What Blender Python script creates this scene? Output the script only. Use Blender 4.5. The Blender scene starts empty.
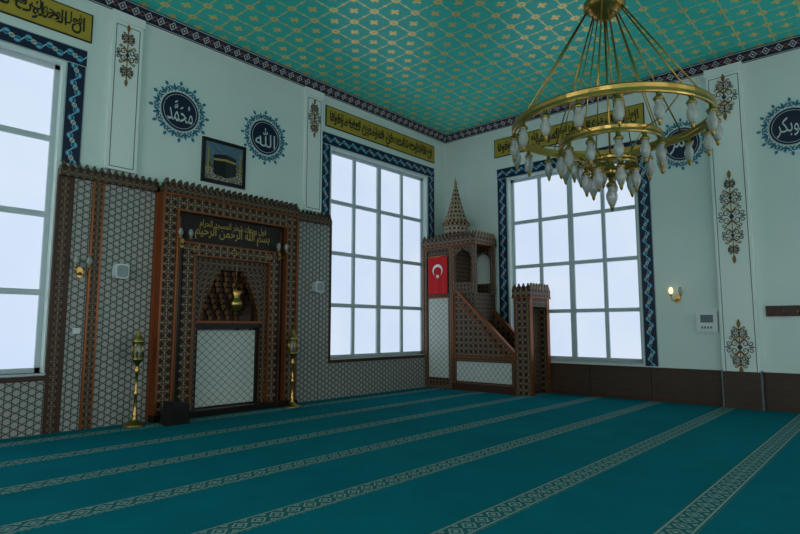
import bpy, math, random
from mathutils import Vector, Matrix
random.seed(4)
FZ=0.1; CZ=6.5; XW=-16.0; YB=-14.5
scene=bpy.context.scene
try:
    scene.view_settings.view_transform='Standard'
    scene.view_settings.look='Medium High Contrast'
except Exception: pass

# ---------------------------------------------------------------- node DSL
NT=None
class S:
    def __init__(s,v): s.v=v
    def __add__(a,b): return M('ADD',a,b)
    __radd__=__add__
    def __sub__(a,b): return M('SUBTRACT',a,b)
    def __rsub__(a,b): return M('SUBTRACT',b,a)
    def __mul__(a,b): return M('MULTIPLY',a,b)
    __rmul__=__mul__
    def __truediv__(a,b): return M('DIVIDE',a,b)
    def __neg__(a): return M('MULTIPLY',a,-1.0)
def _in(sock,v):
    if isinstance(v,S): NT.links.new(v.v,sock)
    elif v is not None: sock.default_value=v
def M(op,*a):
    n=NT.nodes.new('ShaderNodeMath'); n.operation=op
    for i,v in enumerate(a): _in(n.inputs[i],v)
    return S(n.outputs[0])
def fract(x): return M('FRACT',x)
def absn(x): return M('ABSOLUTE',x)
def gt(a,b): return M('GREATER_THAN',a,b)
def lt(a,b): return M('LESS_THAN',a,b)
def mx(*a):
    r=a[0]
    for b in a[1:]: r=M('MAXIMUM',r,b)
    return r
def line(x,w): return gt(absn(fract(x)-0.5),0.5-w)
def band(x,a,b): return gt(x,a)*lt(x,b)
def hyp(a,b): return M('SQRT',a*a+b*b)
def mixc(f,c1,c2):
    n=NT.nodes.new('ShaderNodeMix'); n.data_type='RGBA'
    _in(n.inputs[0],f)
    for i,c in ((6,c1),(7,c2)):
        if isinstance(c,S): NT.links.new(c.v,n.inputs[i])
        else: n.inputs[i].default_value=(*c,1)
    return S(n.outputs[2])
def uv():
    n=NT.nodes.new('ShaderNodeUVMap'); n.uv_map='uv'
    x=NT.nodes.new('ShaderNodeSeparateXYZ'); NT.links.new(n.outputs[0],x.inputs[0])
    return S(x.outputs[0]),S(x.outputs[1])
def pos():
    n=NT.nodes.new('ShaderNodeNewGeometry')
    x=NT.nodes.new('ShaderNodeSeparateXYZ'); NT.links.new(n.outputs['Position'],x.inputs[0])
    return S(x.outputs[0]),S(x.outputs[1]),S(x.outputs[2])
def noise(scale,detail=3,sx=1,sy=1,sz=1):
    g=NT.nodes.new('ShaderNodeNewGeometry'); m=NT.nodes.new('ShaderNodeMapping')
    NT.links.new(g.outputs['Position'],m.inputs[0]); m.inputs['Scale'].default_value=(sx,sy,sz)
    n=NT.nodes.new('ShaderNodeTexNoise'); NT.links.new(m.outputs[0],n.inputs['Vector'])
    n.inputs['Scale'].default_value=scale; n.inputs['Detail'].default_value=detail
    return S(n.outputs[0])
def newmat(name,col=(.5,.5,.5),rough=.6,metal=0,fn=None,bump=None,emis=None,es=0,trans=0,spec=None,mfn=None):
    global NT
    m=bpy.data.materials.new(name); m.use_nodes=True; NT=m.node_tree
    b=NT.nodes['Principled BSDF']
    b.inputs['Base Color'].default_value=(*col,1); b.inputs['Roughness'].default_value=rough; b.inputs['Metallic'].default_value=metal
    if trans: b.inputs['Transmission Weight'].default_value=trans
    if spec is not None: b.inputs['Specular IOR Level'].default_value=spec
    if fn:
        r=fn()
        if isinstance(r,tuple):
            NT.links.new(r[0].v,b.inputs['Base Color']); NT.links.new(r[1].v,b.inputs['Metallic'])
        else: NT.links.new(r.v,b.inputs['Base Color'])
    if bump:
        h=bump[0](); bn=NT.nodes.new('ShaderNodeBump'); bn.inputs['Strength'].default_value=bump[1]; bn.inputs['Distance'].default_value=bump[2]
        NT.links.new(h.v,bn.inputs['Height']); NT.links.new(bn.outputs[0],b.inputs['Normal'])
    if emis: b.inputs['Emission Color'].default_value=(*emis,1); b.inputs['Emission Strength'].default_value=es
    return m

# ---------------------------------------------------------------- materials
def f_wall():
    return mixc(noise(1.3,4),(.66,.74,.70),(.73,.80,.76))
m_wall=newmat('wall_paint',fn=f_wall,rough=.75)
m_wallw=newmat('pilaster_paint',(.78,.83,.79),.7)
def f_ceil():
    x,y,z=pos(); s=.46
    u=x/s; v=y/s
    fu=absn(fract(u)-.5); fv=absn(fract(v)-.5)
    nu=0.5-fu; nv=0.5-fv                      # 0 at nodes
    l1=lt(nu,.020)*gt(nv,.20); l2=lt(nv,.020)*gt(nu,.20)
    st=mx(lt(mx(nu,nv),.13),lt(nu+nv,.185))
    hole=lt(nu+nv,.05)
    cs=mx(lt(mx(fu*3.0,fv),.17),lt(mx(fu,fv*3.0),.17),lt(fu+fv,.12))
    mid=mx(lt(nu*1.0+absn(nv-.5),.07),lt(nv+absn(nu-.5),.07))
    g=mx(l1,l2,st*(1-hole),cs,mid)
    base=mixc(noise(.8,2),(.05,.64,.54),(.08,.74,.63))
    return mixc(g,base,(1.0,.76,.30)), g*.6
m_ceil=newmat('ceiling_paint',fn=f_ceil,rough=.36)
def f_carpet():
    n=noise(2.2,5); n2=noise(90,2); n3=noise(.6,2)
    a=mixc(n,(.0,.15,.19),(.0,.25,.31))
    a=mixc(n2*.6,a,(.0,.08,.115))
    return mixc(n3*.3,a,(.0,.30,.35))
m_carpet=newmat('carpet_teal',fn=f_carpet,rough=.95,bump=(lambda:noise(160,2),.5,.01),spec=.1)
def f_stripe():
    u,v=uv(); av=absn(v)
    edge=band(av,.086,.102)
    s=.16
    a=fract(u/s)-.5; d=absn(a)*s+av
    dia=mx(band(d,.050,.070),lt(d,.026))
    hook=band(absn(absn(a)*s-.08)+absn(av-.07),.010,.030)
    n=noise(120,2)
    k=mx(edge,mx(dia,hook)*lt(av,.08))
    base=mixc(n,(.02,.12,.14),(.05,.19,.21))
    return mixc(k,base,mixc(n,(.24,.32,.30),(.38,.44,.40)))
m_stripe=newmat('carpet_border',fn=f_stripe,rough=.95,spec=.1)
def star8(u,v,s,w):
    u=u/s; v=v/s
    return mx(line(u,w),line(v,w),line(u+v+.5,w*1.3),line(u-v+.5,w*1.3))
def f_geo(s,w,c1,c2):
    def f():
        u,v=uv(); return mixc(star8(u,v,s,w),c1,c2)
    return f
m_geo=newmat('carved_wood_mosaic',fn=f_geo(.13,.036,(.034,.013,.007),(.38,.26,.16)),rough=.45)
m_geof=newmat('carved_wood_fine',fn=f_geo(.10,.042,(.034,.014,.008),(.26,.17,.10)),rough=.45)
m_spire=newmat('spire_mosaic',fn=f_geo(.11,.075,(.05,.02,.012),(.50,.38,.27)),rough=.45)
def f_kag():
    x,y,z=pos(); s=.088
    a=x/s; b=(x*.5+z*.866)/s; c=(z*.866-x*.5)/s
    l=mx(line(a+.5,.075),line(b,.075),line(c,.075))
    return mixc(l,(.40,.395,.365),(.095,.08,.065))
m_tile=newmat('geometric_tile',fn=f_kag,rough=.4)
def f_latt():
    u,v=uv(); s=.15
    l=mx(line((u*1.2+v)/s,.045),line((u*1.2-v)/s,.045))
    return mixc(l,(.60,.62,.58),(.20,.15,.11))
m_latt=newmat('white_lattice_panel',fn=f_latt,rough=.5)
def f_bord():
    u,v=uv(); av=absn(v); s=.26
    a=(fract(u/s)-.5)*s
    w=M('SINE',u*(2*math.pi/s))*.05
    vine=lt(absn(v-w),.012)
    r=hyp(a,v)
    r2=hyp(absn(a)-.065,v+M('SIGN',a)*.03)
    curl=mx(band(r2,.028,.046),lt(r2,.015))
    fl=band(r,.020,.034)
    e=band(av,.116,.130)
    navy=(.008,.018,.055)
    c=mixc(vine,navy,(.40,.55,.62))
    c=mixc(curl,c,(.08,.34,.50))
    c=mixc(fl,c,(.60,.55,.42))
    c=mixc(e,c,(.42,.48,.48))
    return mixc(gt(av,.13),c,(.010,.03,.06))
m_bord=newmat('blue_tile_border',fn=f_bord,rough=.4)
def f_corn():
    u,v=uv(); av=absn(v); s=.2
    a=(fract(u/s)-.5)*s
    d=absn(a)+av
    dia=mx(band(d,.045,.068),lt(d,.022))
    r=hyp(absn(a)-.10,v); ro=band(r,.022,.038)
    e=band(av,.085,.098)
    c=mixc(dia,(.02,.03,.06),(.55,.54,.52))
    c=mixc(ro,c,(.30,.12,.10))
    return mixc(e,c,(.55,.53,.48))
m_corn=newmat('cornice_band',fn=f_corn,rough=.5)
def f_wood():
    n=noise(3,5,1,1,9); return mixc(n,(.040,.022,.014),(.11,.062,.038))
m_wood=newmat('walnut_panel',fn=f_wood,rough=.5)
m_dark=newmat('dark_marble',fn=lambda:mixc(noise(6,6),(.010,.006,.006),(.035,.02,.016)),rough=.3)
m_copper=newmat('copper_trim',(.30,.105,.04),.33,.5)
m_brown=newmat('brown_wood',(.075,.030,.015),.45)
m_deep=newmat('shaded_niche_wood',(.05,.020,.010),.5)  # deep shade of the niche put into this dark base colour
m_deep2=newmat('carved_niche_edge',(.22,.095,.035),.4,.3)
m_gold=newmat('brass',(.50,.33,.11),.3,1)
m_goldp=newmat('gold_paint',(.50,.34,.10),.4,.3)
m_black=newmat('black_plastic',(.012,.012,.014),.45)
m_white=newmat('white_plastic',(.72,.74,.74),.4)
m_pvc=newmat('window_frame_white',(.52,.58,.60),.4)
m_red=newmat('flag_red',(.62,.012,.016),.7)
m_flagw=newmat('flag_white',(.85,.85,.85),.7)
m_navy=newmat('medallion_navy',(.008,.020,.055),.4)
m_blue=newmat('ornament_blue',(.04,.22,.32),.5)
m_wtxt=newmat('script_white',(.62,.66,.66),.5)
m_callbg=newmat('calligraphy_gold',(.46,.34,.05),.5)
m_dtxt=newmat('script_dark',(.03,.028,.02),.5)
m_orn=newmat('ornament_gold_brown',(.26,.15,.05),.5)
m_ornb=newmat('ornament_dark_blue',(.03,.06,.12),.5)
m_ornl=newmat('ornament_line',(.16,.19,.21),.5)
m_lampg=newmat('lamp_glass',(.66,.66,.62),.08,trans=.55)
m_bulb=newmat('lit_bulb',(.9,.8,.6),.3,emis=(1,.72,.4),es=1.3)
def pane_mat(name,st,col1,col2):
    global NT
    m=bpy.data.materials.new(name); m.use_nodes=True; NT=m.node_tree
    b=NT.nodes['Principled BSDF']; b.inputs['Base Color'].default_value=(.1,.1,.11,1)
    c=mixc(noise(.7,2),col1,col2); NT.links.new(c.v,b.inputs['Emission Color']); b.inputs['Emission Strength'].default_value=st
    return m
m_pane=pane_mat('frosted_window_film',.74,(.62,.76,1.0),(.82,.90,1.0))
m_paneB=pane_mat('unseen_back_window_fill',2.6,(.88,.93,1.0),(.97,.98,1.0))  # unseen windows behind the camera, added as glowing panes to fill the room
m_paneW=pane_mat('unseen_side_window_fill',4.2,(.90,.94,1.0),(.98,.98,1.0))  # added panes on the unseen side wall, glow raised to brighten the interior

# ---------------------------------------------------------------- mesh builder
def WP(w,a,z,d):
    if w=='L': return (a,-d,z)
    if w=='R': return (-d,a,z)
    if w=='B': return (a,YB+d,z)
    if w=='W': return (XW+d,a,z)
SG={'L':1,'R':-1,'B':-1,'W':1}
class MB:
    def __init__(s): s.v=[];s.f=[];s.m=[];s.uv=[];s.sm=[];s.mats=[]
    def mi(s,m):
        if m not in s.mats: s.mats.append(m)
        return s.mats.index(m)
    def add(s,vs,fs,m,uvs=None,smooth=False):
        b=len(s.v); s.v+= [tuple(v) for v in vs]; k=s.mi(m)
        for i,f in enumerate(fs):
            s.f.append(tuple(b+j for j in f)); s.m.append(k); s.sm.append(smooth)
            s.uv.append(uvs[i] if uvs else [(0,0)]*len(f))
    def box(s,lo,hi,m,mat=None):
        lo,hi=[min(a,b) for a,b in zip(lo,hi)],[max(a,b) for a,b in zip(lo,hi)]
        c=[(a+b)/2 for a,b in zip(lo,hi)]; sz=[b-a for a,b in zip(lo,hi)]
        vs=[(x,y,z) for x in(lo[0],hi[0]) for y in(lo[1],hi[1]) for z in(lo[2],hi[2])]
        fs=[(0,1,3,2),(4,6,7,5),(0,4,5,1),(2,3,7,6),(0,2,6,4),(1,5,7,3)]; ax=[(1,2),(1,2),(0,2),(0,2),(0,1),(0,1)]
        uvs=[]
        for f,(p,q) in zip(fs,ax):
            if sz[q]>sz[p]: p,q=q,p
            uvs.append([(vs[j][p]-c[p],vs[j][q]-c[q]) for j in f])
        if mat is not None: vs=[tuple(mat@Vector(v)) for v in vs]
        s.add(vs,fs,m,uvs)
    def wbox(s,w,a0,a1,z0,z1,d0,d1,m): s.box(WP(w,a0,z0,d0),WP(w,a1,z1,d1),m)
    def wpoly(s,w,pts,d0,d1,m,flip=False):
        n=len(pts); vs=[WP(w,a,z,d0) for a,z in pts]+[WP(w,a,z,d1) for a,z in pts]
        fs=[tuple(range(n)),tuple(range(2*n-1,n-1,-1))]+[(i,(i+1)%n,n+(i+1)%n,n+i) for i in range(n)]
        uvs=[[tuple(pts[i]) for i in range(n)],[tuple(pts[i]) for i in range(n-1,-1,-1)]]
        for i in range(n):
            j=(i+1)%n; L=math.dist(pts[i],pts[j]); h=abs(d1-d0)/2
            uvs.append([(0,-h),(L,-h),(L,h),(0,h)])
        s.add(vs,fs,m,uvs)
    def lathe(s,c,prof,m,seg=16,smooth=True,half=None):
        vs=[];fs=[];uvs=[]
        for r,z in prof:
            for k in range(seg):
                t=2*math.pi*k/seg; vs.append((c[0]+r*math.cos(t),c[1]+r*math.sin(t),c[2]+z))
        for i in range(len(prof)-1):
            for k in range(seg):
                k2=(k+1)%seg; fs.append((i*seg+k,i*seg+k2,(i+1)*seg+k2,(i+1)*seg+k))
                w=2*math.pi*max(prof[i][0],.02)/seg
                z0,z1=prof[i][1],prof[i+1][1]
                uvs.append([(k*w,z0),(k*w+w,z0),(k*w+w,z1),(k*w,z1)])
        fs.append(tuple(range(seg-1,-1,-1))); uvs.append([(0,0)]*seg)
        n=(len(prof)-1)*seg; fs.append(tuple(range(n,n+seg))); uvs.append([(0,0)]*seg)
        s.add(vs,fs,m,uvs,smooth)
    def tube(s,pts,r,m,seg=6,closed=False):
        pts=[Vector(p) for p in pts]; n=len(pts); vs=[];fs=[]
        up=Vector((0,0,1))
        for i,p in enumerate(pts):
            if closed: t=pts[(i+1)%n]-pts[i-1]
            else: t=pts[min(i+1,n-1)]-pts[max(i-1,0)]
            if t.length<1e-9: t=Vector((0,0,1))
            t.normalize(); u=up if abs(t.z)<.95 else Vector((1,0,0))
            a=t.cross(u).normalized(); b=t.cross(a)
            rr=r[i] if isinstance(r,(list,tuple)) else r
            for k in range(seg):
                th=2*math.pi*k/seg; vs.append(tuple(p+a*(rr*math.cos(th))+b*(rr*math.sin(th))))
        for i in range(n if closed else n-1):
            j=(i+1)%n
            for k in range(seg):
                k2=(k+1)%seg; fs.append((i*seg+k,i*seg+k2,j*seg+k2,j*seg+k))
        if not closed: fs+= [tuple(range(seg-1,-1,-1)),tuple(range((n-1)*seg,n*seg))]
        s.add(vs,fs,m,None,True)
    def text(s,body,w,ac,zc,W,H,d,m,off=0.012):
        cu=bpy.data.curves.new('t','FONT'); cu.body=body; cu.size=1; cu.resolution_u=3; cu.offset=off
        o=bpy.data.objects.new('t',cu); bpy.context.collection.objects.link(o)
        bpy.context.view_layer.update()
        me=bpy.data.meshes.new_from_object(o.evaluated_get(bpy.context.evaluated_depsgraph_get()))
        bpy.data.objects.remove(o)
        if not me.vertices: return
        xs=[v.co.x for v in me.vertices]; ys=[v.co.y for v in me.vertices]
        x0,x1,y0,y1=min(xs),max(xs),min(ys),max(ys)
        sx=W/(x1-x0); sy=H/(y1-y0); g=SG[w]
        vs=[WP(w,ac+g*(v.co.x-(x0+x1)/2)*sx,zc+(v.co.y-(y0+y1)/2)*sy,d) for v in me.vertices]
        s.add(vs,[tuple(p.vertices) for p in me.polygons],m)
        bpy.data.meshes.remove(me)
    def make(s,name,parent=None):
        me=bpy.data.meshes.new(name)
        vs=[Vector(v) for v in s.v]
        lo=Vector([min(v[i] for v in vs) for i in range(3)]); hi=Vector([max(v[i] for v in vs) for i in range(3)])
        c=(lo+hi)/2; c.z=lo.z
        if parent: c=Vector((0,0,0))
        me.from_pydata([tuple(v-c) for v in vs],[],s.f)
        for m in s.mats: me.materials.append(m)
        me.polygons.foreach_set('material_index',s.m); me.polygons.foreach_set('use_smooth',s.sm)
        ul=me.uv_layers.new(name='uv'); flat=[]
        for u in s.uv:
            for p in u: flat+= [p[0],p[1]]
        ul.data.foreach_set('uv',flat); me.update()
        o=bpy.data.objects.new(name,me); bpy.context.collection.objects.link(o); o.location=c
        if parent: o.parent=parent
        return o
def empty(name,loc=(0,0,0)):
    o=bpy.data.objects.new(name,None); bpy.context.collection.objects.link(o); o.location=(0,0,0); return o

# ---------------------------------------------------------------- Arabic shaping
FORMS={'ا':(0xFE8D,0xFE8E),'ب':(0xFE8F,),'ت':(0xFE95,),'ح':(0xFEA1,),'خ':(0xFEA5,),'د':(0xFEA9,0xFEAA),'ر':(0xFEAD,0xFEAE),
'س':(0xFEB1,),'ش':(0xFEB5,),'ص':(0xFEB9,),'ع':(0xFEC9,),'ف':(0xFED1,),'ق':(0xFED5,),'ك':(0xFED9,),'ل':(0xFEDD,),'م':(0xFEE1,),
'ن':(0xFEE5,),'ه':(0xFEE9,),'و':(0xFEED,0xFEEE),'ي':(0xFEF1,),'ج':(0xFE9D,),'ط':(0xFEC1,)}
def shape(t):
    words=t.split(' '); res=[]
    for wd in words:
        if wd=='الله': res.append('\uFDF2'); continue
        r=[];prev=False
        for i,ch in enumerate(wd):
            f=FORMS[ch]; nxt=i<len(wd)-1
            if len(f)==2: r.append(chr(f[1] if prev else f[0])); prev=False
            else:
                k=(3 if prev and nxt else 1 if prev else 2 if nxt else 0); r.append(chr(f[0]+k)); prev=True
        res.append(''.join(r)[::-1])
    return ' '.join(res[::-1])

# ---------------------------------------------------------------- room shell
winL=[(-12.13,-9.03,.90,5.25),(-3.95,-.80,.88,5.25)]
winR=[(-4.80,-1.86,.82,5.03)]
MH=(-6.98,-5.62,FZ,2.55)
def wall(name,w,a0,a1,holes,mat=m_wall):
    b=MB(); As=sorted({a0,a1,*[h[0] for h in holes],*[h[1] for h in holes]}); Zs=sorted({FZ,CZ,*[h[2] for h in holes],*[h[3] for h in holes]})
    for i in range(len(As)-1):
        for j in range(len(Zs)-1):
            ca=(As[i]+As[i+1])/2; cz=(Zs[j]+Zs[j+1])/2
            if any(h[0]<ca<h[1] and h[2]<cz<h[3] for h in holes): continue
            b.wbox(w,As[i],As[i+1],Zs[j],Zs[j+1],-.3,0,mat)
    return b.make(name)
wall('wall_left','L',XW,0.3,winL+[MH])
wall('wall_right','R',YB,0,winR+[(-12.4,-9.3,.85,5.05)])
winB=[(-14.2,-11.2,.9,5.2),(-9.5,-6.5,.9,5.2),(-4.8,-1.8,.9,5.2)]
winW=[(-5.2,-2.2,.9,5.2),(-11.8,-8.8,.9,5.2)]
wall('wall_back','B',XW,.3,winB); wall('wall_side','W',YB,0,winW)
b=MB(); b.box((XW-.3,YB-.3,FZ-.2),(.3,.3,FZ),m_carpet); b.make('floor')
b=MB(); b.box((XW-.3,YB-.3,CZ),(.3,.3,CZ+.2),m_ceil); b.make('ceiling')
# carpet stripes
b=MB()
ys=[-.50,-1.64,-2.78,-3.91,-5.06,-6.28,-7.42,-8.55,-9.70,-10.85,-12.0,-13.15]
for y in ys: b.box((XW+.02,y-.118,FZ),(-.125 if y==-6.28 else -.06,y+.118,FZ+.003),m_stripe)
b.make('carpet_border_stripes')

def window(n,w,a0,a1,z0,z1,pm,nc=4,nr=4):
    b=MB(); g=.065; d0,d1=-.20,-.13
    b.wbox(w,a0,a0+g,z0,z1,d0,d1,m_pvc); b.wbox(w,a1-g,a1,z0,z1,d0,d1,m_pvc)
    b.wbox(w,a0,a1,z0,z0+g,d0,d1,m_pvc); b.wbox(w,a0,a1,z1-g,z1,d0,d1,m_pvc)
    for i in range(1,nc):
        a=a0+(a1-a0)*i/nc; t=.06 if i==nc//2 else .04
        b.wbox(w,a-t,a+t,z0+g,z1-g,d0,d1,m_pvc)
    for j in range(1,nr):
        z=z0+(z1-z0)*(j+(.0))/nr; b.wbox(w,a0+g,a1-g,z-.04,z+.04,d0,d1+.001,m_pvc)
    b.wbox(w,a0-.02,a1+.02,z0-.03,z0,-.2,.04,m_pvc)
    b.wbox(w,a0+.01,a1-.01,z0+.01,z1-.01,-.185,-.17,pm)
    return b.make('window_%d'%n)
window(1,'L',*winL[0],m_pane); window(2,'L',*winL[1],m_pane); window(3,'R',*winR[0],m_pane)
k=4
for h in winB: window(k,'B',*h,m_paneB); k+=1
for h in winW: window(k,'W',*h,m_paneW); k+=1
window(k,'R',-12.4,-9.3,.85,5.05,m_pane)

# blue borders
def border(n,w,a0,a1,z0,z1,wd=.26,zb=None):
    b=MB(); zb=z0 if zb is None else zb
    b.wbox(w,a0-wd-.04,a1+wd+.04,z1+.04,z1+.04+wd,0,.012,m_bord)
    b.wbox(w,a0-wd-.04,a0-.04,zb,z1+.04,0,.012,m_bord); b.wbox(w,a1+.04,a1+wd+.04,zb,z1+.04,0,.012,m_bord)
    b.make('trim_%d'%n)
border(1,'L',-12.13,-9.03,.9,5.25,zb=3.82); border(2,'L',-3.95,-.80,.88,5.25); border(3,'R',-4.80,-1.86,.76,5.03)
# cornice
def cornice(n,w,a0,a1):
    b=MB(); s=.17
    vs=[WP(w,a0,CZ-s,0.001),WP(w,a1,CZ-s,0.001),WP(w,a1,CZ-.001,s),WP(w,a0,CZ-.001,s),WP(w,a0,CZ,0),WP(w,a1,CZ,0)]
    L=abs(a1-a0); b.add(vs,[(0,1,2,3),(4,5,2,3),(0,1,5,4)],m_corn,[[(0,-.11),(L,-.11),(L,.11),(0,.11)]]+[[(0,0)]*4]*2); b.make('trim_%d'%n)
cornice(4,'L',XW,0);cornice(5,'R',YB,0);cornice(6,'B',XW,0);cornice(7,'W',YB,0)

# crenellation
def crenel(b,w,a0,a1,z,d0,d1,s,h,m):
    n=max(1,round((a1-a0)/s)); s=(a1-a0)/n
    for i in range(n):
        a=a0+i*s; b.wpoly(w,[(a+.08*s,z),(a+.92*s,z),(a+.92*s,z+h*.35),(a+.72*s,z+h*.5),(a+.5*s,z+h),(a+.28*s,z+h*.5),(a+.08*s,z+h*.35)],d0,d1,m)
# tile wainscot on left wall
b=MB()
b.wbox('L',-9.03+.02,-8.80,FZ,3.62,0,.05,m_brown)
b.wbox('L',-8.96,-8.87,FZ,3.6,.05,.055,m_geof)
b.wbox('L',-8.80,-8.56,FZ,3.62,0,.04,m_tile)
b.wbox('L',-8.56,-8.40,FZ,3.62,0,.07,m_copper); b.wbox('L',-8.53,-8.43,FZ,3.6,.07,.075,m_geof)
b.wbox('L',-8.40,-7.6,FZ,3.62,0,.04,m_tile)
b.wbox('L',-9.01,-7.6,3.62,3.72,0,.10,m_geof); crenel(b,'L',-9.01,-7.6,3.72,.02,.09,.10,.12,m_geof)
b.wbox('L',-4.97,-4.27,FZ,3.58,0,.04,m_tile)
b.wbox('L',-4.97,-4.0,3.58,3.68,0,.10,m_geof); crenel(b,'L',-4.97,-4.0,3.68,.02,.09,.10,.12,m_geof)
b.wbox('L',-4.27,-4.0,FZ,3.58,0,.045,m_tile)
b.wbox('L',-4.0,-.96,FZ,.80,0,.045,m_tile); b.wbox('L',-4.02,-.98,.80,.86,0,.06,m_brown)
b.wbox('L',-4.02,-3.96,.86,3.58,0,.05,m_brown)
b.wbox('L',XW,-9.01,FZ,.80,0,.045,m_tile); b.wbox('L',XW,-9.01,.80,.86,0,.06,m_brown)
b.wbox('L',XW,-12.2,.86,3.62,0,.045,m_tile)
b.wbox('L',-7.64,-7.60,FZ,3.7,0,.1,m_copper)
b.make('wall_tile_wainscot')

# baseboards
b=MB(); 
def bb(w,a0,a1):
    n=max(1,round(abs(a1-a0)/1.15)); s=(a1-a0)/n
    for i in range(n): b.wbox(w,a0+i*s+.008,a0+(i+1)*s-.008,FZ,.70,0,.04,m_wood)
    b.wbox(w,a0,a1,.70,.74,0,.055,m_brown); b.wbox(w,a0,a1,FZ,FZ+.08,.04,.05,m_brown)
bb('R',-6.2,-.02); bb('R',YB,-6.82); b.make('baseboard_right')
b=MB(); bb('B',XW,-.05); b.make('baseboard_back')
b=MB(); bb('W',YB+.05,-.05); b.make('baseboard_side')

# ---------------------------------------------------------------- pilasters & ornament
def spiral(b,w,cx,cz,r,turn,start,dirn,d,th,m):
    pts=[]
    for i in range(15):
        t=i/14; rr=r*(1-t*.85); an=start+dirn*turn*2*math.pi*t
        pts.append(WP(w,cx+rr*math.cos(an),cz+rr*math.sin(an),d))
    b.tube(pts,[th*(1-.5*i/14) for i in range(15)],m,5)
def leaf(b,w,cx,cz,l,wd,ang,d,m):
    pts=[]
    for t,s in ((0,0),(.3,.8),(.55,1),(.8,.6),(1,0),(.8,-.6),(.55,-1),(.3,-.8)):
        x=t*l; y=s*wd/2; pts.append((cx+x*math.cos(ang)-y*math.sin(ang),cz+x*math.sin(ang)+y*math.cos(ang)))
    b.wpoly(w,pts,d-.004,d+.004,m)
def arabesque(b,w,ac,z0,z1,wd,d,m,m2):
    H=z1-z0; zc=(z0+z1)/2; h=wd/2
    big=H>1.2
    tiers=[(.5,1.0),(.27,.8),(.73,.8),(.10,.42),(.90,.42)] if big else [(.5,1.0),(.18,.6),(.82,.6)]
    b.tube([WP(w,ac,z0+.03*H,d),WP(w,ac,z1-.03*H,d)],.007,m,5)
    for k,sc in tiers:
        z=z0+H*k; r=h*.25*sc
        for sg in(1,-1):
            st=math.pi if sg>0 else 0
            for v in(1,-1):
                spiral(b,w,ac+sg*r*1.25,z+v*r*1.0,r*1.15,1.3,st,-sg*v,d,.011,m)
                spiral(b,w,ac+sg*r*2.7,z+v*r*1.1,r*.8,1.15,st,sg*v,d,.009,m2)
                spiral(b,w,ac+sg*r*2.1,z+v*r*2.5,r*.6,1.1,st,-sg*v,d,.008,m)
                leaf(b,w,ac+sg*r*.2,z+v*r*.9,r*2.2,r*.5,(v*1.05 if sg>0 else math.pi-v*1.05),d+.003,m)
            leaf(b,w,ac+sg*r*2.1,z,r*1.7,r*.5,0 if sg>0 else math.pi,d,m)
        b.wpoly(w,[(ac-r*.7,z),(ac,z-r*1.0),(ac+r*.7,z),(ac,z+r*1.0)],d,d+.006,m2)
    leaf(b,w,ac,z1-.12*wd,wd*.34,wd*.13,math.pi/2,d,m); leaf(b,w,ac,z0+.12*wd,wd*.34,wd*.13,-math.pi/2,d,m)
def pilaster(n,w,a0,a1,z0,z1,dep,motifs):
    b=MB(); b.wbox(w,a0,a1,z0,z1,0,dep,m_wallw); ac=(a0+a1)/2; e=.05; D=dep+.002
    b.wbox(w,a0-.02,a1+.02,z1-.14,z1,0,dep+.02,m_wallw)
    for x in(a0+e,a1-e): b.wbox(w,x-.006,x+.006,z0+e,z1-.2,dep,D,m_ornl)
    for z in(z0+e,z1-.2): b.wbox(w,a0+e,a1-e,z-.006,z+.006,dep,D,m_ornl)
    for (p,q) in motifs: arabesque(b,w,ac,p,q,(a1-a0)*.86,dep+.006,m_orn,m_ornb)
    return b.make('pilaster'+('' if n==0 else '.%03d'%n))
pilaster(0,'L',-8.41,-7.96,3.85,6.32,.06,[(5.25,6.08)])
pilaster(1,'L',-4.70,-4.26,3.82,6.32,.06,[(5.40,6.05)])
pilaster(2,'R',-6.80,-6.22,FZ,6.33,.12,[(5.40,6.08),(2.75,4.25),(.78,1.55)])
pilaster(3,'R',-13.6,-13.0,FZ,6.33,.12,[(5.40,6.08),(2.75,4.25),(.78,1.55)])
b=MB(); b.wbox('R',-6.80,-6.22,FZ,.74,.12,.15,m_wood); b.wbox('R',-6.82,-6.80,FZ,.76,0,.155,m_ornl); b.wbox('R',-6.22,-6.20,FZ,.76,0,.155,m_ornl); b.make('trim_8')

# ---------------------------------------------------------------- medallions
def medallion(i,w,a,z,body):
    b=MB(); n=40
    def disc(r,d0,d1,m): b.wpoly(w,[(a+r*math.cos(2*math.pi*k/n),z+r*math.sin(2*math.pi*k/n)) for k in range(n)],d0,d1,m)
    disc(.335,0,.012,m_wtxt); disc(.322,.0,.016,m_navy)
    ring=[WP(w,a+.285*math.cos(2*math.pi*k/n),z+.285*math.sin(2*math.pi*k/n),.018) for k in range(n)]
    b.tube(ring,.005,m_wtxt,5,True)
    for k in range(12):
        t=2*math.pi*k/12
        for v in(1,-1):
            q=t+v*.10; spiral(b,w,a+.40*math.cos(q),z+.40*math.sin(q),.045,1.2,t+math.pi,v,.012,.011,m_blue)
        leaf(b,w,a+.44*math.cos(t),z+.44*math.sin(t),.085,.05,t,.01,m_blue)
        t2=t+math.pi/12; leaf(b,w,a+.34*math.cos(t2),z+.34*math.sin(t2),.13,.045,t2,.01,m_blue)
        for v in (1,-1): leaf(b,w,a+.36*math.cos(t2),z+.36*math.sin(t2),.09,.03,t2+v*.9,.01,m_blue)
    b.text(body,w,a,z,.44,.36,.020,m_wtxt,.004)
    b.make('calligraphy_medallion'+('' if i==0 else '.%03d'%i))
medallion(0,'L',-7.28,5.05,'\uFDF4'); medallion(1,'L',-5.61,5.04,'\uFDF2')
medallion(2,'R',-5.72,5.05,shape('عمر')); medallion(3,'R',-7.48,4.98,shape('ابوبكر')); medallion(4,'R',-8.9,4.98,shape('علي'))

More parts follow.
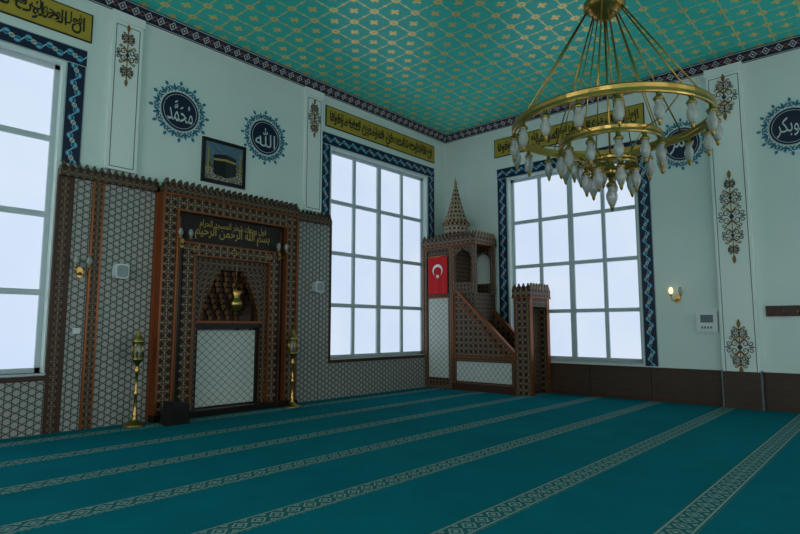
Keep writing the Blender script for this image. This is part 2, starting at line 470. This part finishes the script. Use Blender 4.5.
# calligraphy panels
T1=shape('بسم الله الرحمن الرحيم'); T2=shape('ان الصلوت كانت علي المومنين كتابا موقوتا'); T3=shape('فول وجهك شطر المسجد الحرام')
def callig(i,w,a0,a1,z0,z1,t,t2):
    b=MB(); ac=(a0+a1)/2; zc=(z0+z1)/2; W=abs(a1-a0); H=z1-z0
    b.wbox(w,a0,a1,z0,z1,0,.015,m_dtxt); b.wbox(w,a0+.02,a1-.02,z0+.02,z1-.02,.015,.02,m_callbg)
    b.text(t,w,ac,zc-.04,W*.94,H*.76,.023,m_dtxt,.02); b.text(t2,w,ac,zc+.06,W*.92,H*.66,.025,m_dtxt,.02)
    b.make('calligraphy_panel'+('' if i==0 else '.%03d'%i))
callig(0,'L',-12.3,-8.68,5.68,6.12,T2,T1+'  '+T3); callig(1,'L',-4.14,-.49,5.68,6.13,T2,T3+'  '+T1); callig(2,'R',-5.05,-1.50,5.62,6.07,T2,T1+'  '+T3)

# ---------------------------------------------------------------- kaaba picture
b=MB(); w='L'; a0,a1,z0,z1=-6.87,-6.03,3.97,4.74
m_sky=newmat('print_sky',fn=lambda:mixc(noise(9,4),(.05,.09,.15),(.20,.28,.36)),rough=.3)
m_crowd=newmat('print_crowd',fn=lambda:mixc(gt(noise(70,2),.52),(.10,.09,.08),(.50,.44,.36)),rough=.3)
b.wbox(w,a0,a1,z0,z1,0,.03,m_black)
for q in((a0,a0+.025,z0,z1),(a1-.025,a1,z0,z1),(a0,a1,z0,z0+.025),(a0,a1,z1-.025,z1)): b.wbox(w,*q,.03,.045,m_dark)
b.wbox(w,a0+.06,a1-.06,z0+.06,z1-.06,.03,.033,m_sky)
b.wbox(w,a0+.06,a1-.06,z0+.06,z0+.26,.033,.035,m_crowd)
b.wbox(w,a0+.06,a1-.06,z0+.26,z0+.36,.033,.0345,newmat('print_gallery',fn=lambda:mixc(gt(noise(50,1,2,1,.3),.5),(.05,.05,.05),(.30,.27,.2)),rough=.3))
b.wpoly(w,[(-6.66,z0+.17),(-6.42,z0+.12),(-6.42,z0+.54),(-6.66,z0+.50)],.035,.038,m_black)
b.wpoly(w,[(-6.42,z0+.12),(-6.22,z0+.19),(-6.22,z0+.50),(-6.42,z0+.54)],.035,.037,newmat('print_shadow',(.03,.03,.035),.4))
b.wpoly(w,[(-6.66,z0+.40),(-6.42,z0+.42),(-6.42,z0+.46),(-6.66,z0+.435)],.038,.04,m_goldp)
b.wpoly(w,[(-6.42,z0+.42),(-6.22,z0+.40),(-6.22,z0+.435),(-6.42,z0+.46)],.038,.04,m_goldp)
for ax in(-6.76,-6.14): b.wbox(w,ax-.012,ax+.012,z0+.2,z0+.6,.035,.037,m_callbg)
b.make('framed_kaaba_picture')

# ---------------------------------------------------------------- mihrab
b=MB(); w='L'; A0,A1=-7.6,-4.97; ac=(A0+A1)/2; zt=3.62
def frame(a0,a1,zt_,wd,d0,d1,m):
    b.wbox(w,a0,a0+wd,FZ,zt_,d0,d1,m); b.wbox(w,a1-wd,a1,FZ,zt_,d0,d1,m); b.wbox(w,a0+wd,a1-wd,zt_-wd,zt_,d0,d1,m)
frame(A0,A1,zt,.035,0,.25,m_copper)
frame(A0+.035,A1-.035,zt-.035,.20,0,.22,m_geo)
frame(A0+.235,A1-.235,zt-.235,.035,0,.25,m_copper)
i0,i1=A0+.27,A1-.27   # -7.33..-5.24
b.wbox(w,i0,i0+.13,FZ,3.35,0,.15,m_dark); b.wbox(w,i1-.13,i1,FZ,3.35,0,.15,m_dark); b.wbox(w,i0+.13,i1-.13,2.86,3.35,0,.15,m_dark)
for q in(i0+.055,i1-.075): b.wbox(w,q,q+.02,FZ,3.28,.15,.155,m_deep2)
b.wbox(w,i0+.13,i1-.13,2.86,2.89,.15,.17,m_copper)
frame(i0+.13,i1-.13,2.86,.17,0,.17,m_geo)
frame(i0+.30,i1-.30,2.69,.025,0,.19,m_copper)
b.text(T1,w,ac,3.10,1.45,.30,.155,m_goldp); b.text(T3,w,ac,3.20,1.3,.18,.157,m_goldp)
j0,j1=i0+.325,i1-.325 # -7.005..-5.565
nT=9; zs=1.62; ze=2.48
b.wbox(w,j0,ac-.62,FZ,2.665,0,.12,m_geof); b.wbox(w,ac+.62,j1,FZ,2.665,0,.12,m_geof)
for k in range(nT):
    t=k/nT; hw=.07+.47*math.sqrt(max(0,1-t**1.9))*(1-.25*t); z=zs+(ze-zs)*k/nT; z2=zs+(ze-zs)*(k+1)/nT
    b.wbox(w,ac-.62,ac-hw,z,z2,0,.12,m_geof); b.wbox(w,ac+hw,ac+.62,z,z2,0,.12,m_geof)
    hq=hw+.09; n=max(2,round(hq*2/.085)); s=2*hq/n
    for q in range(n):
        a=ac-hq+q*s
        dd=-.30+.030*k+(.02 if (q+k)%2 else 0)
        b.wpoly(w,[(a+.006,z2),(a+s-.006,z2),(a+s-.006,z+.035),(a+s/2,z-.01),(a+.006,z+.035)],-.30,min(dd+.02,-.005),m_deep2 if (q+k)%2 else m_deep)
    b.tube([WP(w,ac-hw,z,.125),WP(w,ac-hw,z2,.125)],.010,m_copper,5); b.tube([WP(w,ac+hw,z,.125),WP(w,ac+hw,z2,.125)],.010,m_copper,5)
b.wbox(w,ac-.62,ac+.62,ze,2.665,0,.12,m_geof)
b.wbox(w,ac-.67,ac+.67,2.47,2.54,-.295,-.002,m_deep); b.wbox(w,ac-.67,ac+.67,1.5,2.54,-.299,-.292,m_deep)
b.wbox(w,ac-.64,ac+.64,1.50,1.58,-.28,.10,m_dark); b.wbox(w,ac-.64,ac+.64,1.58,1.62,-.28,.13,m_copper)
def vquad(p,q,z0,z1,m):
    L=math.dist(p,q); b.add([(p[0],p[1],z0),(q[0],q[1],z0),(q[0],q[1],z1),(p[0],p[1],z1)],[(0,1,2,3)],m,[[(-L/2,z0),(L/2,z0),(L/2,z1),(-L/2,z1)]])
P=[(ac-.62,0),(ac-.58,.16),(ac-.40,.29),(ac+.40,.29),(ac+.58,.16),(ac+.62,0)]
for p,q in zip(P,P[1:]):
    vquad(p,q,FZ,.28,m_dark); vquad(p,q,.28,1.5,m_latt); vquad(p,q,1.5,2.5,m_deep)
for p in P[1:-1]: b.tube([(p[0],p[1]-.01,FZ),(p[0],p[1]-.01,1.5)],.018,m_dark,6)
b.wbox(w,ac-.62,ac+.62,FZ,.22,-.05,.06,m_dark)
for x in(ac-.62,ac+.56): b.wbox(w,x,x+.06,FZ,1.5,-.03,.05,m_dark)
b.wbox(w,ac-.56,ac+.56,.22,1.46,-.03,.02,m_latt)
b.wbox(w,A0,A1,zt,zt+.10,0,.27,m_geof); crenel(b,w,A0,A1,zt+.10,.14,.25,.11,.13,m_geof)
b.wbox(w,A0-.02,A1+.02,FZ,FZ+.10,0,.28,m_dark)
for x in(A0+.6,ac,A1-.6):
    pts=[WP(w,x+.05*math.cos(q*math.pi/6),2.78+.05*math.sin(q*math.pi/6),.175) for q in range(12)]
    b.tube(pts,.008,m_goldp,5,True)
b.make('mihrab')
# hanging lamp in mihrab
b=MB()
LZ=1.78; lp=(ac,-.26,LZ)
b.tube([(ac,-.12,2.60),(ac,-.26,2.58),(ac,-.26,LZ+.40)],.006,m_gold,5)
b.lathe(lp,[(.01,-.05),(.03,-.03),(.02,0),(.07,.03),(.12,.10),(.11,.17),(.06,.22),(.055,.25),(.11,.34),(.10,.345),(.0,.30)],m_gold,18)
for k in range(3):
    t=2*math.pi*k/3; b.tube([(ac+.105*math.cos(t),-.26+.105*math.sin(t),LZ+.34),(ac,-.26,LZ+.52)],.004,m_gold,4)
b.make('hanging_brass_lamp')

# ---------------------------------------------------------------- minbar
b=MB(); w='R'; D0,D1=.10,.95
def side_frame(a0,a1,z0,z1,wd,d0,d1,m,mi):
    b.wbox(w,a0,a0+wd,z0,z1,d0,d1,m); b.wbox(w,a1-wd,a1,z0,z1,d0,d1,m)
    b.wbox(w,a0+wd,a1-wd,z0,z0+wd,d0,d1,m); b.wbox(w,a0+wd,a1-wd,z1-wd,z1,d0,d1,m)
    if mi: b.wbox(w,a0+wd,a1-wd,z0+wd,z1-wd,d0,d1-.02,mi)
b.wbox(w,-.86,-.02,FZ,3.45,D0,D1-.03,m_geof)
side_frame(-.86,-.02,FZ,3.45,.10,D1-.03,D1,m_geo,None)
b.wbox(w,-.74,-.16,.35,2.2,D1-.03,D1-.015,m_latt)
b.wbox(w,-.76,-.14,2.2,2.23,D1-.03,D1,m_copper)
for a in(-.88,-.035): b.wbox(w,a,a+.025,FZ,3.45,D1-.02,D1+.012,m_copper)
b.wbox(w,-1.50,-.86,FZ,2.30,D0,D1-.03,m_geof)
for dd in((D0,D0+.08),(D1-.08,D1)):
    b.wbox(w,-1.52,-1.42,2.30,3.45,*dd,m_geo); b.wbox(w,-.94,-.86,2.30,3.45,*dd,m_geo)
    ar=[(-1.42,3.45),(-1.42,3.05),(-1.40,3.16),(-1.33,3.24),(-1.25,3.28),(-1.18,3.34),(-1.11,3.28),(-1.03,3.24),(-.96,3.16),(-.94,3.05),(-.94,3.45)]
    for k in range(1,len(ar)-2):
        p,q=ar[k],ar[k+1]; b.wpoly(w,[p,q,(q[0],3.45),(p[0],3.45)],*dd,m_geof)
    b.wbox(w,-1.42,-.94,2.30,2.55,*dd,m_geof)
b.wbox(w,-1.54,-.001,3.45,3.60,D0-.03,D1+.04,m_geo); b.wbox(w,-1.55,-.001,3.42,3.45,D0-.03,D1+.05,m_copper)
crenel(b,w,-1.54,-.0,3.60,D1-.02,D1+.03,.11,.13,m_geof); crenel(b,w,-1.54,0,3.60,D0-.02,D0+.03,.11,.13,m_geof)
n=7
def endcren(y,z):
    for i in range(n):
        x0=-(D1)+i*(D1-D0)/n; x1=x0+(D1-D0)/n; s=x1-x0
        vs=[(x0+.1*s,y,z),(x1-.1*s,y,z),(x1-.1*s,y,z+.05),((x0+x1)/2,y,z+.13),(x0+.1*s,y,z+.05)]
        vs2=[(a,y_+.04,c) for a,y_,c in vs]
        b.add(vs+vs2,[(0,1,2,3,4),(9,8,7,6,5)]+[(i_,(i_+1)%5,5+(i_+1)%5,5+i_) for i_ in range(5)],m_geof)
endcren(-1.54,3.6)
tri=[(-.86,FZ),(-2.5,FZ),(-2.5,.92),(-1.0,2.34),(-.86,2.34)]
for dd in((D0,D0+.07),(D1-.07,D1-.02)): b.wpoly(w,tri,*dd,m_geo)
def slope(off0,off1,d0,d1,m,a0=-1.0,z0=2.34,a1=-2.5,z1=.92):
    pts=[(a0,z0+off0*1.38),(a1,z1+off0*1.38),(a1,z1+off1*1.38),(a0,z0+off1*1.38)]
    b.wpoly(w,pts,d0,d1,m)
for dd in((D0-.01,D0+.09),(D1-.09,D1+.015)):
    slope(-.02,.04,*dd,m_copper); slope(-.17,-.14,dd[0],dd[1]-.012,m_copper)
b.wbox(w,-2.5,-.88,.82,.86,D1-.03,D1+.008,m_copper); b.wbox(w,-2.5,-.88,FZ,.26,D1-.03,D1+.01,m_brown)
side_frame(-2.48,-.90,.24,.82,.07,D1-.03,D1,m_geof,None); b.wbox(w,-2.41,-.97,.31,.75,D1-.03,D1-.012,m_latt)
b.wbox(w,-.90,-.86,FZ,2.3,D1-.03,D1+.01,m_copper)
for i in range(9):
    a1_=-2.5+i*(1.6/9); b.wbox(w,a1_,-.86,FZ+i*.235,FZ+(i+1)*.235,D0+.07,D1-.07,m_wood)
for dd in((D0,D0+.10),(D1-.10,D1)):
    b.wbox(w,-2.87,-2.5,FZ,2.15,*dd,m_geo)
    b.wbox(w,-2.88,-2.86,FZ,2.15,dd[0]-.01,dd[1]+.012,m_copper); b.wbox(w,-2.52,-2.50,FZ,2.15,dd[0]-.01,dd[1]+.012,m_copper)
b.wbox(w,-2.87,-2.5,1.95,2.15,D0+.1,D1-.1,m_geof)
b.wbox(w,-2.90,-2.47,2.15,2.32,D0-.03,D1+.03,m_geo); b.wbox(w,-2.91,-2.46,2.13,2.16,D0-.04,D1+.04,m_copper)
crenel(b,w,-2.90,-2.47,2.32,D1-.02,D1+.03,.11,.12,m_geof); crenel(b,w,-2.90,-2.47,2.32,D0-.02,D0+.03,.11,.12,m_geof)
endcren(-2.90,2.32)
for x0,x1 in((-.85,-.53),(-.52,-.20)):
    b.box((x0,-2.70,FZ+.02),(x1,-2.66,1.93),m_wood); b.box((x0+.05,-2.71,.3),(x1-.05,-2.70,.95),m_geof); b.box((x0+.05,-2.71,1.05),(x1-.05,-2.70,1.8),m_geof)
sc=(-.53,-.70,3.6)
b.lathe(sc,[(.36,0),(.36,.10),(.32,.12),(.29,.14),(.29,.34),(.33,.36),(.33,.42)],m_spire,8,False)
b.lathe((sc[0],sc[1],4.02),[(.32,0),(.22,.25),(.13,.55),(.06,.85),(.02,.98)],m_spire,8,False)
for zz,rr in((.42,.34),(.14,.31)): b.tube([(sc[0]+rr*math.cos(q*math.pi/4),sc[1]+rr*math.sin(q*math.pi/4),3.6+zz) for q in range(8)],.014,m_copper,5,True)
b.lathe((sc[0],sc[1],4.97),[(.015,0),(.045,.03),(.045,.06),(.012,.09),(.03,.12),(.01,.15),(.004,.24)],m_gold,10)
b.make('minbar')
# flag
b=MB()
fz0,fz1=2.30,3.20; fa0,fa1=-.76,-.19
N=12
vs=[]
for i in range(N+1):
    a=fa0+(fa1-fa0)*i/N; d=D1+.03+.008*math.sin(i*1.3)
    vs+= [WP(w,a,fz0,d),WP(w,a,fz1,d)]
b.add(vs,[(2*i,2*i+2,2*i+3,2*i+1) for i in range(N)],m_red,None,True)
fc=((fa0+fa1)/2+.0,2.86); R=.15
for i in range(20):
    def pt(k,r,off):
        t=math.radians(-90+40+280*k/20); return (fc[0]+r*math.cos(t),fc[1]+off+r*math.sin(t))
    b.wpoly(w,[pt(i,R,0),pt(i+1,R,0),pt(i+1,R*.8,-.035),pt(i,R*.8,-.035)],D1+.040,D1+.043,m_flagw)
st=[]
for k in range(10):
    r=.065 if k%2==0 else .026; t=math.radians(-90+36*k); st.append((fc[0]+r*math.cos(t),fc[1]-.14+r*math.sin(t)))
b.wpoly(w,st,D1+.040,D1+.043,m_flagw)
b.tube([WP(w,fa0-.02,fz1,D1+.03),WP(w,fa1+.02,fz1,D1+.03)],.012,m_gold,6)
b.make('turkish_flag')

# ---------------------------------------------------------------- chandelier
CX,CY=-4.58,-6.05
b=MB(); par=empty('chandelier')
def ringband(R,z,h,t):
    prof=[(R-t,z-h/2),(R+t,z-h/2),(R+t*1.4,z-h/2+.015),(R+t,z),(R+t*1.4,z+h/2-.015),(R+t,z+h/2),(R-t,z+h/2),(R-t,z-h/2)]
    seg=64; vs=[];fs=[]
    for r,zz in prof:
        for k in range(seg):
            a=2*math.pi*k/seg; vs.append((CX+r*math.cos(a),CY+r*math.sin(a),zz))
    for i in range(len(prof)-1):
        for k in range(seg): fs.append((i*seg+k,i*seg+(k+1)%seg,(i+1)*seg+(k+1)%seg,(i+1)*seg+k))
    b.add(vs,fs,m_gold,None,False)
ZR,RR=4.07,1.20; Z2,R2=3.84,.61; Z3,R3=3.58,.30
ringband(RR,ZR,.115,.016); ringband(R2,Z2,.10,.014); ringband(R3,Z3,.08,.014)
b.lathe((CX,CY,5.50),[(.02,0),(.10,.03),(.16,.08),(.20,.14),(.26,.18),(.26,.24),(.18,.28),(.10,.34),(.14,.42),(.10,.48),(.03,.52),(.03,.78),(.16,.86),(.20,.95),(.20,1.0)],m_gold,24)
b.tube([(CX,CY,5.5),(CX,CY,3.5)],.014,m_gold,6)
b.lathe((CX,CY,3.38),[(.01,0),(.06,.03),(.10,.10),(.06,.16),(.03,.22),(.06,.27),(.02,.32)],m_gold,16)
for k in range(8):
    a=2*math.pi*(k+.35)/8; ca,sa=math.cos(a),math.sin(a)
    b.tube([(CX+.22*ca,CY+.22*sa,5.66),(CX+RR*ca,CY+RR*sa,ZR+.05)],.010,m_gold,6)
    a+=math.pi/8; ca,sa=math.cos(a),math.sin(a)
    b.tube([(CX+.14*ca,CY+.14*sa,5.6),(CX+R2*ca,CY+R2*sa,Z2+.04)],.008,m_gold,6)
for k in range(6):
    a=2*math.pi*k/6; ca,sa=math.cos(a),math.sin(a)
    b.tube([(CX+.05*ca,CY+.05*sa,Z3+.0),(CX+R3*ca,CY+R3*sa,Z3),(CX+R2*ca,CY+R2*sa,Z2)],.008,m_gold,6)
    b.tube([(CX+R2*ca,CY+R2*sa,Z2),(CX+.9*ca,CY+.9*sa,Z2+.04),(CX+RR*ca,CY+RR*sa,ZR)],.008,m_gold,6)
b.make('rings_and_rods',par)
b=MB()
def lamp(x,y,z,s=1):
    b.lathe((x,y,z-.12*s),[(.052*s,0),(.060*s,.012*s),(.05*s,.035*s),(.022*s,.06*s),(.03*s,.085*s),(.008*s,.12*s)],m_gold,10)
    b.lathe((x,y,z-.36*s),[(.004,0),(.022*s,.015*s),(.040*s,.05*s),(.058*s,.10*s),(.062*s,.14*s),(.054*s,.17*s),(.038*s,.20*s),(.046*s,.235*s),(.05*s,.25*s)],m_lampg,12)
    b.lathe((x,y,z-.40*s),[(.004*s,0),(.018*s,.02*s),(.024*s,.05*s),(.030*s,.065*s)],m_gold,8)
for k in range(18):
    a=2*math.pi*k/18+.1; x,y=CX+(RR+.0)*math.cos(a),CY+(RR+.0)*math.sin(a); lamp(x,y,ZR-.03)
for k in range(12):
    a=2*math.pi*k/12; lamp(CX+R2*math.cos(a),CY+R2*math.sin(a),Z2-.03)
for k in range(7):
    a=2*math.pi*k/7+.3; lamp(CX+R3*math.cos(a),CY+R3*math.sin(a),Z3-.02)
lamp(CX,CY,3.42,1.15)
b.make('glass_lamps',par)

# ---------------------------------------------------------------- small things
def sconce(i,w,a,z,base=0.0,lit=False):
    b=MB()
    b.wpoly(w,[(a+.05*math.cos(2*math.pi*k/10),z-.10+.08*math.sin(2*math.pi*k/10)) for k in range(10)],base,base+.02,m_gold)
    for s in(-1,1):
        pts=[(0,-.10,.02),(.03,-.14,.07),(.07,-.12,.11),(.085,-.04,.12)]
        b.tube([WP(w,a+s*p,z+q,base+r) for p,q,r in pts],.008,m_gold,6)
        c=WP(w,a+s*.085,z-.04,base+.12)
        b.lathe(c,[(.01,0),(.035,.01),(.02,.03),(.012,.04)],m_gold,10)
        b.lathe((c[0],c[1],c[2]+.03),[(.012,0),(.035,.03),(.042,.07),(.03,.11),(.02,.13)],m_bulb if lit and s>0 else m_lampg,10)
    b.make('wall_sconce'+('' if i==0 else '.%03d'%i))
sconce(0,'L',-7.23,2.95,.15); sconce(1,'L',-5.35,2.92,.15); sconce(2,'L',-8.67,2.38,.04); sconce(3,'R',-5.50,2.15,0,True)
m_grille=newmat('speaker_grille',(.35,.37,.38),.7)
def speaker(i,w,a,z,base):
    b=MB(); n=20
    pts=[(a+.10*math.copysign(abs(math.cos(t))**.5,math.cos(t)),z+.11*math.copysign(abs(math.sin(t))**.5,math.sin(t))) for t in [2*math.pi*k/n for k in range(n)]]
    b.wpoly(w,pts,base,base+.13,m_white); b.wpoly(w,[(a+(p-a)*.8,z+(q-z)*.8) for p,q in pts],base+.13,base+.14,m_grille)
    b.make('wall_speaker'+('' if i==0 else '.%03d'%i))
speaker(0,'L',-8.13,2.33,.04); speaker(1,'L',-4.36,2.30,.045)
def candel(i,x,y):
    b=MB(); c=(x,y,FZ)
    b.lathe(c,[(.15,0),(.15,.02),(.12,.04),(.06,.07),(.03,.12),(.045,.16),(.025,.20),(.02,.42),(.045,.46),(.02,.50),(.02,.74),(.05,.78),(.022,.82),(.03,.88),(.075,.93),(.08,.95),(.08,.97)],m_gold,16)
    for k in range(6):
        t=math.pi*k/3; b.tube([(x+.07*math.cos(t),y+.07*math.sin(t),FZ+.97),(x+.085*math.cos(t),y+.085*math.sin(t),FZ+1.08),(x+.07*math.cos(t),y+.07*math.sin(t),FZ+1.2)],.010,m_gold,5)
    b.lathe((x,y,FZ+.97),[(.045,0),(.055,.1),(.045,.22)],m_lampg,12)
    b.lathe((x,y,FZ+1.19),[(.09,0),(.09,.02),(.06,.07),(.025,.12),(.03,.15),(.008,.18),(.004,.23)],m_gold,12)
    b.make('brass_floor_candelabra'+('' if i==0 else '.%03d'%i))
candel(0,-7.93,-.35); candel(1,-5.22,-.47)
b=MB(); b.wpoly('L',[(-7.62,FZ),(-7.28,FZ),(-7.30,FZ+.30),(-7.55,FZ+.33)],.45,.72,m_black); b.wpoly('L',[(-7.58,FZ+.04),(-7.32,FZ+.04),(-7.34,FZ+.26),(-7.53,FZ+.29)],.72,.73,m_dark)
b.make('floor_speaker')
b=MB(); b.wbox('R',-6.17,-5.82,1.42,1.80,0,.07,m_white); b.wbox('R',-6.10,-5.89,1.60,1.74,.07,.075,m_ornl); b.wbox('R',-6.12,-5.87,1.46,1.56,.07,.08,m_white)
for k in range(4): b.wbox('R',-6.08+k*.05,-6.05+k*.05,1.49,1.53,.08,.085,m_ornl)
b.make('electrical_box')
b=MB(); b.wbox('R',-9.2,-6.92,1.70,1.86,0,.03,m_brown); b.wbox('R',-9.2,-6.92,1.86,1.88,0,.05,m_wood)
for k in range(12):
    a=-7.0-k*.19; b.tube([WP('R',a,1.76,.03),WP('R',a,1.74,.08),WP('R',a,1.79,.10)],.008,m_gold,6)
b.make('coat_rack')
b=MB(); b.wbox('L',-8.98+.27,-8.62,1.42,1.50,.04,.055,m_white); b.make('wall_socket')

# ---------------------------------------------------------------- light
wd=bpy.data.worlds.new('World'); scene.world=wd; wd.use_nodes=True
wd.node_tree.nodes['Background'].inputs[0].default_value=(.6,.75,1,1); wd.node_tree.nodes['Background'].inputs[1].default_value=.6

# ---------------------------------------------------------------- camera
f=565.0; yaw=math.radians(41.6); th=math.atan(61/f); C=Vector((-11.6,-8.7,1.5))
fw=Vector((math.cos(yaw)*math.cos(th),math.sin(yaw)*math.cos(th),math.sin(th))); rt=Vector((math.sin(yaw),-math.cos(yaw),0)); up=rt.cross(fw)
cam=bpy.data.cameras.new('camera'); co=bpy.data.objects.new('camera',cam); bpy.context.collection.objects.link(co)
cam.sensor_width=36; cam.lens=36*f/800; co.matrix_world=Matrix.Translation(C)@Matrix((rt,up,-fw)).transposed().to_4x4()
scene.camera=co
